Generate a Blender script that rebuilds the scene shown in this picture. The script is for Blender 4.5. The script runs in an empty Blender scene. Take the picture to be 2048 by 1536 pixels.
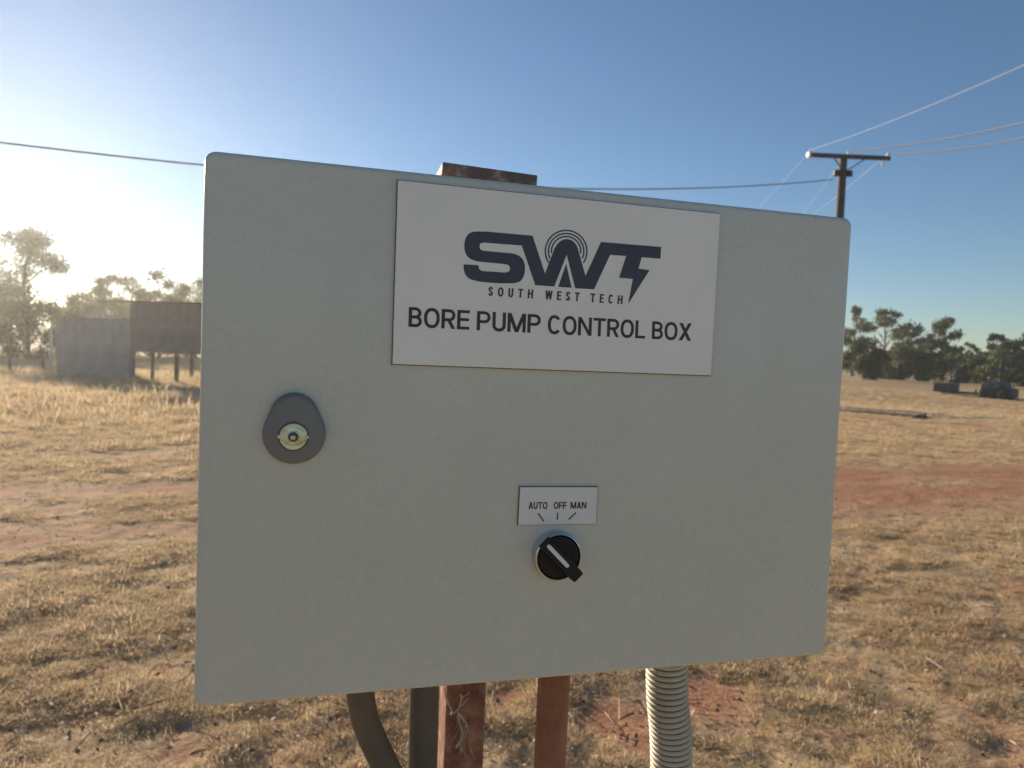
import bpy, bmesh, math, random
import numpy as np
from mathutils import Vector, Matrix
from mathutils.geometry import tessellate_polygon

random.seed(7)
RNG = np.random.default_rng(11)
SC = bpy.context.scene
COL = SC.collection
R = math.radians

# ------------------------------------------------------------------ camera
EYE = 1.45
FPX = 1350.0                                   # focal length in pixels of a 2048 x 1536 frame
PITCH, ROLL = 0.0465, 0.0412
CAM = Vector((0, 0, EYE))
FW = Vector((0, math.cos(PITCH), -math.sin(PITCH)))
_up = Vector((0, math.sin(PITCH), math.cos(PITCH)))
_rt = Vector((1, 0, 0))
RT = math.cos(ROLL) * _rt + math.sin(ROLL) * _up
UP = -math.sin(ROLL) * _rt + math.cos(ROLL) * _up
cd = bpy.data.cameras.new('camera')
cam = bpy.data.objects.new('camera', cd)
COL.objects.link(cam)
cam.matrix_world = Matrix(((RT.x, UP.x, -FW.x, CAM.x), (RT.y, UP.y, -FW.y, CAM.y), (RT.z, UP.z, -FW.z, CAM.z), (0, 0, 0, 1)))
cd.sensor_width = 36.0
cd.lens = 36.0 * FPX / 2048.0
cd.clip_start = 0.02
cd.clip_end = 6000.0
cd.dof.use_dof = True
cd.dof.focus_distance = 0.418
cd.dof.aperture_fstop = 15.5
SC.camera = cam


def ray(px, py):
    return (FW + RT * ((px - 1024) / FPX) + UP * ((768 - py) / FPX))


def at(px, py, depth):                          # point on a sight line at a given forward distance
    return CAM + ray(px, py) * depth


# ------------------------------------------------------------------ world, sun, exposure
SUN = ray(-25, 205).normalized()
SUN_EL = math.asin(SUN.z)
SUN_AZ = math.atan2(SUN.x, SUN.y)
world = bpy.data.worlds.new('World')
SC.world = world
world.use_nodes = True
wn = world.node_tree.nodes
sky = wn.new('ShaderNodeTexSky')
sky.sky_type = 'NISHITA'
sky.sun_disc = False
sky.sun_elevation = SUN_EL
sky.sun_rotation = SUN_AZ
sky.altitude = 300
sky.air_density = 1.0
sky.dust_density = 0.045
sky.ozone_density = 3.3
bg = wn['Background']
bg.inputs['Strength'].default_value = 0.0570
world.node_tree.links.new(sky.outputs[0], bg.inputs['Color'])
ld = bpy.data.lights.new('sun', 'SUN')
ld.energy = 5.0
ld.angle = R(0.53)
ld.color = (1.0, 0.84, 0.64)
sun = bpy.data.objects.new('sun', ld)
COL.objects.link(sun)
sun.rotation_euler = SUN.to_track_quat('Z', 'Y').to_euler()
sun.location = (0, 0, 30)
SC.view_settings.view_transform = 'Standard'
SC.view_settings.look = 'None'
SC.view_settings.exposure = 1.08
SC.view_settings.gamma = 1.0
SC.view_settings.use_curve_mapping = False
SC.render.engine = 'CYCLES'
SC.cycles.use_denoising = True
SC.cycles.max_bounces = 6
SC.cycles.diffuse_bounces = 3
SC.cycles.glossy_bounces = 3
SC.cycles.transmission_bounces = 3
SC.cycles.volume_bounces = 0
SC.cycles.transparent_max_bounces = 8
SC.cycles.sample_clamp_indirect = 6.0


# ------------------------------------------------------------------ helpers
def tag(o, label=None, cat=None, group=None, kind=None):
    if label: o['label'] = label
    if cat: o['category'] = cat
    if group: o['group'] = group
    if kind: o['kind'] = kind
    return o


def link(name, me, parent=None, mat=None, smooth=False):
    o = bpy.data.objects.new(name, me)
    COL.objects.link(o)
    if parent is not None:
        o.parent = parent
    if mat is not None and me is not None:
        me.materials.append(mat)
    if smooth and me is not None:
        me.shade_smooth()
    return o


def empty(name, loc=(0, 0, 0), rz=0.0):
    o = bpy.data.objects.new(name, None)
    o.empty_display_size = 0.1
    COL.objects.link(o)
    o.location = loc
    o.rotation_euler = (0, 0, rz)
    return o


def copy_tree(o, parent=None):
    c = o.copy()
    COL.objects.link(c)
    if parent is not None:
        c.parent = parent
    for ch in list(o.children):
        copy_tree(ch, c)
    return c


class MB:
    """collects vertices and faces of one mesh"""
    def __init__(s):
        s.v, s.f = [], []

    def add(s, vs, fs):
        b = len(s.v)
        s.v += [tuple(v) for v in vs]
        s.f += [tuple(i + b for i in f) for f in fs]
        return s

    def box(s, c, size, rot=None):
        hx, hy, hz = size[0] / 2, size[1] / 2, size[2] / 2
        vs = [Vector((x, y, z)) for x in (-hx, hx) for y in (-hy, hy) for z in (-hz, hz)]
        if rot is not None:
            vs = [rot @ v for v in vs]
        c = Vector(c)
        return s.add([v + c for v in vs], [(0, 1, 3, 2), (4, 6, 7, 5), (0, 4, 5, 1), (2, 3, 7, 6), (0, 2, 6, 4), (1, 5, 7, 3)])

    def tube(s, pts, rad, n=12, cap=True):
        pts = [Vector(p) for p in pts]
        if not isinstance(rad, (list, tuple, np.ndarray)):
            rad = [rad] * len(pts)
        rings = []
        ref = None
        for i, p in enumerate(pts):
            t = (pts[min(i + 1, len(pts) - 1)] - pts[max(i - 1, 0)]).normalized()
            if ref is None:
                ref = Vector((1, 0, 0)) if abs(t.x) < 0.8 else Vector((0, 1, 0))
            a = (ref - t * ref.dot(t)).normalized()
            ref = a
            b = t.cross(a)
            rings.append([p + (a * math.cos(2 * math.pi * k / n) + b * math.sin(2 * math.pi * k / n)) * rad[i] for k in range(n)])
        base = len(s.v)
        for r in rings:
            s.v += [tuple(q) for q in r]
        for i in range(len(rings) - 1):
            for k in range(n):
                k2 = (k + 1) % n
                s.f.append((base + i * n + k, base + i * n + k2, base + (i + 1) * n + k2, base + (i + 1) * n + k))
        if cap:
            s.f.append(tuple(base + k for k in range(n))[::-1])
            s.f.append(tuple(base + (len(rings) - 1) * n + k for k in range(n)))
        return s

    def rings(s, rings, cap0=True, cap1=True):
        n = len(rings[0])
        base = len(s.v)
        for r in rings:
            s.v += [tuple(q) for q in r]
        for i in range(len(rings) - 1):
            for k in range(n):
                k2 = (k + 1) % n
                s.f.append((base + i * n + k, base + i * n + k2, base + (i + 1) * n + k2, base + (i + 1) * n + k))
        if cap0:
            s.f.append(tuple(base + k for k in range(n))[::-1])
        if cap1:
            s.f.append(tuple(base + (len(rings) - 1) * n + k for k in range(n)))
        return s

    def mesh(s, name='mesh'):
        me = bpy.data.meshes.new(name)
        me.from_pydata(s.v, [], s.f)
        bm = bmesh.new()
        bm.from_mesh(me)
        bmesh.ops.recalc_face_normals(bm, faces=bm.faces)
        bm.to_mesh(me)
        bm.free()
        return me

    def build(s, name, mat, parent=None, smooth=False, bevel=0.0, seg=2, angle=35):
        me = s.mesh(name)
        if smooth:
            me.shade_smooth()
            try:
                me.set_sharp_from_angle(angle=R(angle))
            except Exception:
                pass
        o = link(name, me, parent, mat)
        if bevel > 0:
            m = o.modifiers.new('bevel', 'BEVEL')
            m.width = bevel
            m.segments = seg
            m.limit_method = 'ANGLE'
            m.angle_limit = R(40)
        return o


# value noise -------------------------------------------------------
_T = np.random.default_rng(5).random((256, 256))


def vnoise(x, y):
    xi = np.floor(x).astype(int); yi = np.floor(y).astype(int)
    fx = x - xi; fy = y - yi
    fx = fx * fx * fx * (fx * (fx * 6 - 15) + 10); fy = fy * fy * fy * (fy * (fy * 6 - 15) + 10)
    a = _T[xi & 255, yi & 255]; b = _T[(xi + 1) & 255, yi & 255]
    c = _T[xi & 255, (yi + 1) & 255]; d = _T[(xi + 1) & 255, (yi + 1) & 255]
    return (a * (1 - fx) + b * fx) * (1 - fy) + (c * (1 - fx) + d * fx) * fy


def fbm(x, y, oct=3):
    s = 0; a = 0.5; t = 0
    for k in range(oct):
        s = s + a * vnoise(x * 2 ** k + 17.3 * k, y * 2 ** k - 9.1 * k); t += a; a *= 0.5
    return s / t


# ------------------------------------------------------------------ materials
def new_mat(name):
    m = bpy.data.materials.new(name)
    m.use_nodes = True
    nt = m.node_tree
    return m, nt, nt.nodes, nt.links, nt.nodes['Principled BSDF']


def ramp(nodes, links, src, stops, interp='LINEAR'):
    r = nodes.new('ShaderNodeValToRGB')
    r.color_ramp.interpolation = interp
    el = r.color_ramp.elements
    while len(el) < len(stops):
        el.new(0.5)
    for e, (p, c) in zip(el, stops):
        e.position = p
        e.color = (c[0], c[1], c[2], 1)
    links.new(src, r.inputs[0])
    return r.outputs[0]


def noise(nodes, links, scale, detail=3, rough=0.55, coord=None, vec=None):
    n = nodes.new('ShaderNodeTexNoise')
    n.inputs['Scale'].default_value = scale
    n.inputs['Detail'].default_value = detail
    n.inputs['Roughness'].default_value = rough
    if vec is None:
        tc = nodes.new('ShaderNodeTexCoord')
        vec = tc.outputs[coord or 'Object']
    links.new(vec, n.inputs['Vector'])
    return n.outputs['Fac']


def bump(nodes, links, src, strength, dist, bsdf):
    b = nodes.new('ShaderNodeBump')
    b.inputs['Strength'].default_value = strength
    b.inputs['Distance'].default_value = dist
    links.new(src, b.inputs['Height'])
    links.new(b.outputs[0], bsdf.inputs['Normal'])
    return b


def plain(name, c, rough=0.6, metal=0.0, var=0.15, scale=30, spec=0.5, bump_d=0.0):
    m, nt, N, L, B = new_mat(name)
    f = noise(N, L, scale, 4)
    lo = tuple(max(0, x * (1 - var)) for x in c); hi = tuple(min(1, x * (1 + var)) for x in c)
    L.new(ramp(N, L, f, [(0.3, lo), (0.7, hi)]), B.inputs['Base Color'])
    B.inputs['Roughness'].default_value = rough
    B.inputs['Metallic'].default_value = metal
    B.inputs['Specular IOR Level'].default_value = spec
    if bump_d:
        bump(N, L, f, 0.6, bump_d, B)
    return m


def powder_mat():
    m, nt, N, L, B = new_mat('powder_coat')
    f = noise(N, L, 5, 5, 0.6)
    base = ramp(N, L, f, [(0.3, (0.585, 0.59, 0.485)), (0.7, (0.64, 0.64, 0.53))])
    # thin film of red-brown dust in smudges and specks
    sm = noise(N, L, 14, 8, 0.72)
    film = ramp(N, L, sm, [(0.48, (0, 0, 0)), (0.80, (0.20,) * 3)])
    sp = noise(N, L, 420, 2, 0.5)
    speck = ramp(N, L, sp, [(0.70, (0, 0, 0)), (0.76, (0.5,) * 3)])
    mx0 = N.new('ShaderNodeMix'); mx0.data_type = 'RGBA'; mx0.blend_type = 'ADD'; mx0.inputs[0].default_value = 1.0
    L.new(film, mx0.inputs[6]); L.new(speck, mx0.inputs[7])
    mx = N.new('ShaderNodeMix'); mx.data_type = 'RGBA'
    L.new(mx0.outputs[2], mx.inputs[0]); L.new(base, mx.inputs[6]); mx.inputs[7].default_value = (0.50, 0.42, 0.33, 1)
    L.new(mx.outputs[2], B.inputs['Base Color'])
    L.new(ramp(N, L, sm, [(0.3, (0.16,) * 3), (0.75, (0.42,) * 3)]), B.inputs['Roughness'])
    f1 = noise(N, L, 260, 2, 0.5)
    bump(N, L, f1, 0.55, 0.0006, B)
    return m


def rust_mat(name, a, b, c, scale=60, rough=0.8):
    m, nt, N, L, B = new_mat(name)
    f = noise(N, L, scale, 6, 0.65)
    L.new(ramp(N, L, f, [(0.28, a), (0.5, b), (0.72, c)]), B.inputs['Base Color'])
    B.inputs['Roughness'].default_value = rough
    f2 = noise(N, L, scale * 5, 4, 0.6)
    bump(N, L, f2, 0.5, 0.0008, B)
    return m


def ground_mat():
    m, nt, N, L, B = new_mat('dry_paddock')
    geo = N.new('ShaderNodeNewGeometry')
    pos = geo.outputs['Position']
    at_ = N.new('ShaderNodeAttribute'); at_.attribute_name = 'soil'
    far = N.new('ShaderNodeAttribute'); far.attribute_name = 'far'
    n_f = noise(N, L, 34, 6, 0.7, vec=pos)
    n_m = noise(N, L, 2.2, 5, 0.6, vec=pos)
    n_l = noise(N, L, 0.09, 5, 0.6, vec=pos)
    soil = ramp(N, L, n_f, [(0.25, (0.22, 0.098, 0.054)), (0.5, (0.345, 0.178, 0.104)), (0.75, (0.46, 0.27, 0.168))])
    straw = ramp(N, L, n_f, [(0.25, (0.27, 0.18, 0.105)), (0.5, (0.43, 0.32, 0.20)), (0.78, (0.58, 0.46, 0.30))])
    field = ramp(N, L, n_l, [(0.3, (0.30, 0.20, 0.12)), (0.5, (0.36, 0.26, 0.155)), (0.72, (0.42, 0.34, 0.19))])
    mx = N.new('ShaderNodeMix'); mx.data_type = 'RGBA'
    L.new(far.outputs['Fac'], mx.inputs[0]); L.new(straw, mx.inputs[6]); L.new(field, mx.inputs[7])
    ad = N.new('ShaderNodeMath'); ad.operation = 'MULTIPLY_ADD'; ad.use_clamp = True
    L.new(n_m, ad.inputs[0]); ad.inputs[1].default_value = 0.5
    sb = N.new('ShaderNodeMath'); sb.operation = 'SUBTRACT'
    L.new(at_.outputs['Fac'], sb.inputs[0]); sb.inputs[1].default_value = 0.25
    L.new(sb.outputs[0], ad.inputs[2])
    mx2 = N.new('ShaderNodeMix'); mx2.data_type = 'RGBA'
    L.new(ad.outputs[0], mx2.inputs[0]); L.new(mx.outputs[2], mx2.inputs[6]); L.new(soil, mx2.inputs[7])
    L.new(mx2.outputs[2], B.inputs['Base Color'])
    B.inputs['Roughness'].default_value = 0.95
    B.inputs['Specular IOR Level'].default_value = 0.1
    bump(N, L, n_f, 0.9, 0.02, B)
    return m


def leaf_like(name, cols, attr=None, transl=0.35, patch=None):
    m, nt, N, L, B = new_mat(name)
    if attr:
        a = N.new('ShaderNodeAttribute'); a.attribute_name = attr; src = a.outputs['Fac']
    else:
        oi = N.new('ShaderNodeObjectInfo'); src = oi.outputs['Random']
    k = len(cols)
    col = ramp(N, L, src, [((i + 0.5) / k, c) for i, c in enumerate(cols)])
    if patch:
        geo = N.new('ShaderNodeNewGeometry')
        nf = noise(N, L, patch[0], 3, 0.6, vec=geo.outputs['Position'])
        tint = ramp(N, L, nf, [(0.35, patch[1]), (0.65, patch[2])])
        mu = N.new('ShaderNodeMix'); mu.data_type = 'RGBA'; mu.blend_type = 'MULTIPLY'; mu.inputs[0].default_value = 1
        L.new(col, mu.inputs[6]); L.new(tint, mu.inputs[7]); col = mu.outputs[2]
    L.new(col, B.inputs['Base Color'])
    B.inputs['Roughness'].default_value = 0.7
    B.inputs['Specular IOR Level'].default_value = 0.25
    tr = N.new('ShaderNodeBsdfTranslucent'); L.new(col, tr.inputs['Color'])
    ms = N.new('ShaderNodeMixShader'); ms.inputs[0].default_value = transl
    L.new(B.outputs[0], ms.inputs[1]); L.new(tr.outputs[0], ms.inputs[2])
    L.new(ms.outputs[0], N['Material Output'].inputs['Surface'])
    return m


M = dict(
    coat=powder_mat(),
    sign=plain('white_sign_plastic', (0.87, 0.845, 0.745), 0.36, var=0.035, scale=9),
    ink=plain('sign_ink', (0.035, 0.036, 0.042), 0.5, var=0.2, scale=60),
    logo=plain('logo_ink', (0.05, 0.052, 0.068), 0.45, var=0.15, scale=40),
    edge=plain('dark_plastic_edge', (0.10, 0.10, 0.095), 0.5),
    lockgrey=plain('grey_plastic', (0.20, 0.195, 0.175), 0.45, var=0.05),
    black=plain('black_plastic', (0.012, 0.012, 0.012), 0.5, var=0.2, spec=0.3),
    white=plain('white_mark', (0.78, 0.76, 0.69), 0.5, var=0.04),
    chrome=plain('chrome', (0.62, 0.63, 0.64), 0.14, 1.0, var=0.05),
    zinc=plain('passivated_zinc', (0.64, 0.67, 0.48), 0.36, 1.0, var=0.22, scale=220),
    rust=rust_mat('rusty_steel', (0.08, 0.036, 0.024), (0.23, 0.105, 0.07), (0.40, 0.24, 0.18)),
    rustpipe=rust_mat('rusty_pipe', (0.18, 0.074, 0.04), (0.28, 0.12, 0.066), (0.36, 0.175, 0.10), 25),
    rustcap=rust_mat('rusty_cap', (0.085, 0.055, 0.045), (0.15, 0.105, 0.085), (0.42, 0.32, 0.24), 70),
    conduit=plain('grey_conduit', (0.092, 0.08, 0.068), 0.5, var=0.2),
    hose=plain('brown_hose', (0.12, 0.095, 0.065), 0.55, var=0.2),
    flex=plain('cream_flex_conduit', (0.47, 0.435, 0.33), 0.5, var=0.16),
    groove_shade=plain('flex_groove_shade', (0.10, 0.095, 0.08), 0.8),  # shade between the conduit ribs, put into the colour
    web=plain('cobweb', (0.42, 0.33, 0.24), 0.9),
    ground=ground_mat(),
    grass=leaf_like('dry_grass', [(0.44, 0.32, 0.21), (0.61, 0.47, 0.31), (0.72, 0.57, 0.39), (0.66, 0.53, 0.34), (0.78, 0.67, 0.50), (0.54, 0.46, 0.25)], None, 0.55,
                    (0.9, (0.88, 0.83, 0.80), (1.0, 0.99, 0.94))),
    litter=leaf_like('ground_litter', [(0.08, 0.055, 0.042), (0.14, 0.09, 0.065), (0.24, 0.14, 0.09), (0.46, 0.37, 0.28)], 'rnd', 0.1),
    bark=plain('eucalypt_bark', (0.20, 0.165, 0.13), 0.9, var=0.35, scale=3),
    leaf=leaf_like('eucalypt_leaf', [(0.068, 0.082, 0.026), (0.112, 0.13, 0.044), (0.17, 0.185, 0.078)], 'rnd', 0.3),
    leafdark=leaf_like('dark_leaf', [(0.04, 0.05, 0.016), (0.066, 0.08, 0.027), (0.095, 0.11, 0.042)], 'rnd', 0.25),
    leafpale=leaf_like('pale_leaf', [(0.07, 0.08, 0.032), (0.105, 0.115, 0.048), (0.15, 0.15, 0.07)], 'rnd', 0.35),
    pole=plain('weathered_pole', (0.065, 0.056, 0.048), 0.85, var=0.3, scale=4),
    iron=plain('galvanised_iron', (0.15, 0.14, 0.14), 0.6, 0.2, var=0.25, scale=3),
    ironlight=plain('pale_galvanised_iron', (0.26, 0.265, 0.28), 0.55, 0.3, var=0.25, scale=2),
    timber=plain('grey_timber', (0.16, 0.13, 0.10), 0.9, var=0.3, scale=6),
    ceramic=plain('ceramic', (0.75, 0.73, 0.68), 0.25, var=0.05),
    wire=plain('aluminium_wire', (0.55, 0.54, 0.53), 0.5, 0.0, var=0.05),
    cable=plain('grey_cable', (0.17, 0.17, 0.18), 0.6),
    wreck=plain('dark_wreck', (0.022, 0.024, 0.032), 0.6, var=0.5, scale=5),
    glass=plain('dusty_glass', (0.05, 0.06, 0.065), 0.2),
    tyre=plain('tyre', (0.018, 0.018, 0.018), 0.85),
    palepipe=plain('weathered_pale_pipe', (0.6, 0.57, 0.52), 0.7, var=0.15, scale=4),
)

# ------------------------------------------------------------------ terrain
TRACK_PX = [[(-300, 960), (0, 972), (200, 980), (400, 978), (900, 965), (1300, 955), (1690, 950), (2048, 945), (2500, 945)],
            [(-300, 1085), (0, 1075), (200, 1063), (400, 1055), (900, 1025), (1300, 1005), (1690, 990), (2048, 985), (2500, 985)]]


def ground_flat(px, py):
    d = ray(px, py)
    return CAM + d * (-EYE / d.z)


TRACKS = [np.array([[*ground_flat(*p)[:2]] for p in t]) for t in TRACK_PX]


def seg_dist(x, y, line):
    best = np.full(x.shape, 1e9)
    for (ax, ay), (bx, by) in zip(line[:-1], line[1:]):
        vx, vy = bx - ax, by - ay
        t = np.clip(((x - ax) * vx + (y - ay) * vy) / (vx * vx + vy * vy), 0, 1)
        best = np.minimum(best, np.hypot(x - ax - t * vx, y - ay - t * vy))
    return best


PATCHES = [(370, 1500, 0.24), (1240, 1440, 0.2), (1400, 1392, 0.26), (1010, 1400, 0.13), (1290, 1490, 0.14), (330, 1340, .12), (560, 1500, .2)]
PATCH_XY = [(*ground_flat(a, b)[:2], r) for a, b, r in PATCHES] + [(*ground_flat(1850, 845)[:2], 0.9), (*ground_flat(1760, 838)[:2], 0.8), (*ground_flat(1930, 850)[:2], 0.8)]


def soil_mask(x, y):
    wob = (fbm(x * 0.9, y * 0.9, 3) - 0.5)
    m = np.zeros(x.shape)
    for k, ln in enumerate(TRACKS):
        d = seg_dist(x, y, ln) + wob * 0.9
        half = np.where(x > 2.0, 0.85, 0.36)
        m = np.maximum(m, np.clip(1.15 - np.abs(d) / half * 0.75, 0, 1) * np.where(x > 2.0, 1.0, 0.95))
    for cx, cy, r in PATCH_XY:
        d = np.hypot((x - cx), (y - cy)) / (r * 0.8) + wob * 2.2
        m = np.maximum(m, np.clip(1.3 - d, 0, 1))
    m = np.maximum(m, np.clip((fbm(x * 1.1 + 40, y * 1.1, 4) - 0.64) * 6, 0, 0.75))
    return m


def base_h(x, y):
    dip = -0.75 * np.exp(-((x - 27) / 17) ** 2 - ((y - 38) / 13) ** 2)
    und = (fbm(x * 0.06 + 3, y * 0.06, 2) - 0.5) * 0.25 * np.clip((np.hypot(x, y) - 5) / 15, 0, 1)
    return dip + und


def terrain(x, y):
    x = np.asarray(x, float); y = np.asarray(y, float)
    r = np.hypot(x, y)
    s = soil_mask(x, y)
    fade = np.clip(1.4 - r / 30, 0, 1)
    hum = np.clip(fbm(x * 3.4, y * 3.4, 3) - 0.40, 0, 1) * 0.036
    fine = (fbm(x * 9 + 5, y * 9, 3) - 0.5) * 0.028
    return base_h(x, y) + fade * (1 - 0.55 * np.clip(s, 0, 1)) * (hum + fine) - 0.006 * s * fade


def tz(x, y):
    return float(terrain(np.array([x]), np.array([y]))[0])


def ground_at(px, py):                          # where a sight line meets the terrain
    d = ray(px, py)
    lo = 0.0
    p = CAM + d * 1.0
    t = 1.0
    while t < 900:
        p = CAM + d * t
        if p.z <= float(base_h(np.array([p.x]), np.array([p.y]))[0]):
            break
        t += 0.05 + t * 0.002
    return Vector((p.x, p.y, tz(p.x, p.y)))


def build_ground():
    fine = np.radians(np.arange(-52, 52.01, 0.26))
    rest = np.radians(np.arange(56, 308, 4.0))
    th = np.concatenate([fine, rest])
    rr = [0.25, 0.5, 0.8, 1.1, 1.4]
    r = 1.6
    while r < 14: rr.append(r); r *= 1.0065
    while r < 60: rr.append(r); r *= 1.018
    while r < 1500: rr.append(r); r *= 1.06
    rr.append(1500)
    rr = np.array(rr)
    T, Rr = np.meshgrid(th, rr)
    X = Rr * np.sin(T); Y = Rr * np.cos(T)
    Z = terrain(X, Y)
    n, k = X.shape
    V = np.stack([X, Y, Z], -1).reshape(-1, 3)
    i = np.arange(n - 1)[:, None] * k; j = np.arange(k)[None, :]; j2 = (j + 1) % k
    F = np.stack([i + j, i + k + j, i + k + j2, i + j2], -1).reshape(-1, 4)
    V = np.vstack([V, [[0, 0, tz(0, 0)]]])
    me = bpy.data.meshes.new('ground')
    tris = [(len(V) - 1, int(a), int((a + 1) % k)) for a in range(k)]
    me.from_pydata(V.tolist(), [], F.tolist() + tris)
    me.shade_smooth()
    s = me.attributes.new('soil', 'FLOAT', 'POINT')
    s.data.foreach_set('value', np.append(soil_mask(X, Y).ravel(), 0.0).astype(np.float32))
    f = me.attributes.new('far', 'FLOAT', 'POINT')
    f.data.foreach_set('value', np.append(np.clip((Rr.ravel() - 14) / 30, 0, 1), 0.0).astype(np.float32))
    o = link('ground', me, None, M['ground'])
    tag(o, 'dry straw paddock with bare red soil and a red dirt track', 'ground', kind='structure')


build_ground()


# ------------------------------------------------------------------ grass
def tuft_mesh(seed, n, rad, lmin, lmax, lean, width):
    rg = np.random.default_rng(seed)
    mb = MB()
    for _ in range(n):
        a = rg.random() * 6.283; d = rad * math.sqrt(rg.random())
        p = Vector((d * math.cos(a), d * math.sin(a), -0.006))
        b = a + rg.normal() * 0.9
        ln = lmin + (lmax - lmin) * rg.random()
        le = min(1.45, max(0.05, lean * (0.5 + rg.random())))
        o = Vector((math.cos(b), math.sin(b), 0)); s = Vector((-o.y, o.x, 0)) * width * (0.6 + 0.8 * rg.random()) * 0.5
        p1 = p + (o * math.sin(le * 0.6) + Vector((0, 0, math.cos(le * 0.6)))) * ln * 0.5
        p2 = p1 + (o * math.sin(le * 1.25) + Vector((0, 0, math.cos(le * 1.25)))) * ln * 0.5
        mb.add([p - s, p + s, p1 - s * 0.8, p1 + s * 0.8, p2], [(0, 1, 3, 2), (2, 3, 4)])
    me = bpy.data.meshes.new('grass_tuft')
    me.from_pydata(mb.v, [], mb.f)
    me.materials.append(M['grass'])
    return me


def scatter_grass():
    protos = bpy.data.collections.new('grass_tufts')
    specs = [(1, 70, .085, .025, .06, 1.40, .0030), (2, 60, .075, .02, .05, 1.25, .0030), (3, 46, .045, .02, .045, 1.0, .0028),
             (4, 70, .095, .02, .05, 1.45, .0032), (5, 34, .03, .02, .06, 0.8, .0028), (6, 8, .07, .06, .15, 1.25, .0034), (7, 2, .05, .10, .22, 1.45, .0045)]
    for s in specs:
        o = bpy.data.objects.new('grass_tuft', tuft_mesh(*s))
        protos.objects.link(o)
    zones = [(1.2, 4.2, 1150, 0.56), (4.2, 7.5, 740, 0.64), (7.5, 13, 300, 0.95), (13, 26, 110, 1.35), (26, 60, 18, 2.4)]
    P, S, I, RZ = [], [], [], []
    for r0, r1, den, sc in zones:
        half = R(50)
        n = int(half * (r1 * r1 - r0 * r0) * den)
        r = np.sqrt(RNG.random(n) * (r1 * r1 - r0 * r0) + r0 * r0)
        a = (RNG.random(n) * 2 - 1) * half
        x = r * np.sin(a); y = r * np.cos(a)
        soil = np.clip(soil_mask(x, y) * 1.25, 0, 1)
        clump = fbm(x * 3.4, y * 3.4, 3)
        thin = fbm(x * 0.7 + 9, y * 0.7 + 4, 3)
        keep = RNG.random(n) < np.clip((1 - soil) ** 1.6 * (0.45 + 1.5 * np.clip(clump - 0.28, 0, 1) * 2) * np.clip(0.55 + 1.1 * thin, 0, 1.2), 0.012, 1)
        x, y, clump, soil, r = x[keep], y[keep], clump[keep], soil[keep], r[keep]
        z = terrain(x, y)
        m = len(x)
        tall = np.where((x < -1) & (r > 10), 1.5 + np.clip((r - 11) / 6, 0, 1) * 0.9 * (r < 19), 1.0)
        s = sc * (0.6 + 0.7 * RNG.random(m)) * (0.8 + 0.7 * np.clip(clump - 0.35, 0, 1) * 2) * np.where(soil > .4, .7, 1.0) * tall
        P.append(np.stack([x, y, z], -1)); S.append(s); RZ.append(RNG.random(m) * 6.283)
        w = np.where(clump[:, None] > 0.5, [[.26, .26, .13, .19, .07, .06, .03]], [[.3, .2, .08, .34, .03, .03, .02]])
        w = np.where(((x < -3) & (r > 12))[:, None], [[.05, .1, .25, .05, .42, .1, .03]], w)
        u = RNG.random(m)[:, None]
        I.append((u > np.cumsum(w, 1)).sum(1).clip(0, 6))
    P = np.vstack(P); S = np.concatenate(S); I = np.concatenate(I); RZ = np.concatenate(RZ)
    me = bpy.data.meshes.new('grass')
    me.from_pydata(P.tolist(), [], [])
    for nm, ty, dat in (('sc', 'FLOAT', S.astype(np.float32)), ('rz', 'FLOAT', RZ.astype(np.float32)), ('pick', 'INT', I.astype(np.int32))):
        at_ = me.attributes.new(nm, ty, 'POINT')
        at_.data.foreach_set('value', dat)
    o = link('grass', me, None, M['grass'])
    tag(o, 'short dry straw-coloured grass covering the paddock', 'grass', kind='stuff')
    ng = bpy.data.node_groups.new('grass_nodes', 'GeometryNodeTree')
    ng.interface.new_socket('Geometry', in_out='INPUT', socket_type='NodeSocketGeometry')
    ng.interface.new_socket('Geometry', in_out='OUTPUT', socket_type='NodeSocketGeometry')
    N, L = ng.nodes, ng.links
    gi = N.new('NodeGroupInput'); go = N.new('NodeGroupOutput')
    ci = N.new('GeometryNodeCollectionInfo'); ci.inputs['Collection'].default_value = protos
    ci.inputs['Separate Children'].default_value = True; ci.inputs['Reset Children'].default_value = True
    ip = N.new('GeometryNodeInstanceOnPoints'); ip.inputs['Pick Instance'].default_value = True

    def attr(nm, ty):
        a = N.new('GeometryNodeInputNamedAttribute'); a.data_type = ty
        a.inputs['Name'].default_value = nm
        return a.outputs['Attribute']
    cx = N.new('ShaderNodeCombineXYZ'); L.new(attr('rz', 'FLOAT'), cx.inputs['Z'])
    er = N.new('FunctionNodeEulerToRotation'); L.new(cx.outputs[0], er.inputs[0])
    L.new(gi.outputs[0], ip.inputs['Points']); L.new(ci.outputs[0], ip.inputs['Instance'])
    L.new(attr('pick', 'INT'), ip.inputs['Instance Index'])
    L.new(er.outputs[0], ip.inputs['Rotation']); L.new(attr('sc', 'FLOAT'), ip.inputs['Scale'])
    L.new(ip.outputs[0], go.inputs[0])
    md = o.modifiers.new('grass', 'NODES'); md.node_group = ng
    print('tufts', len(P))


scatter_grass()


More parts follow.
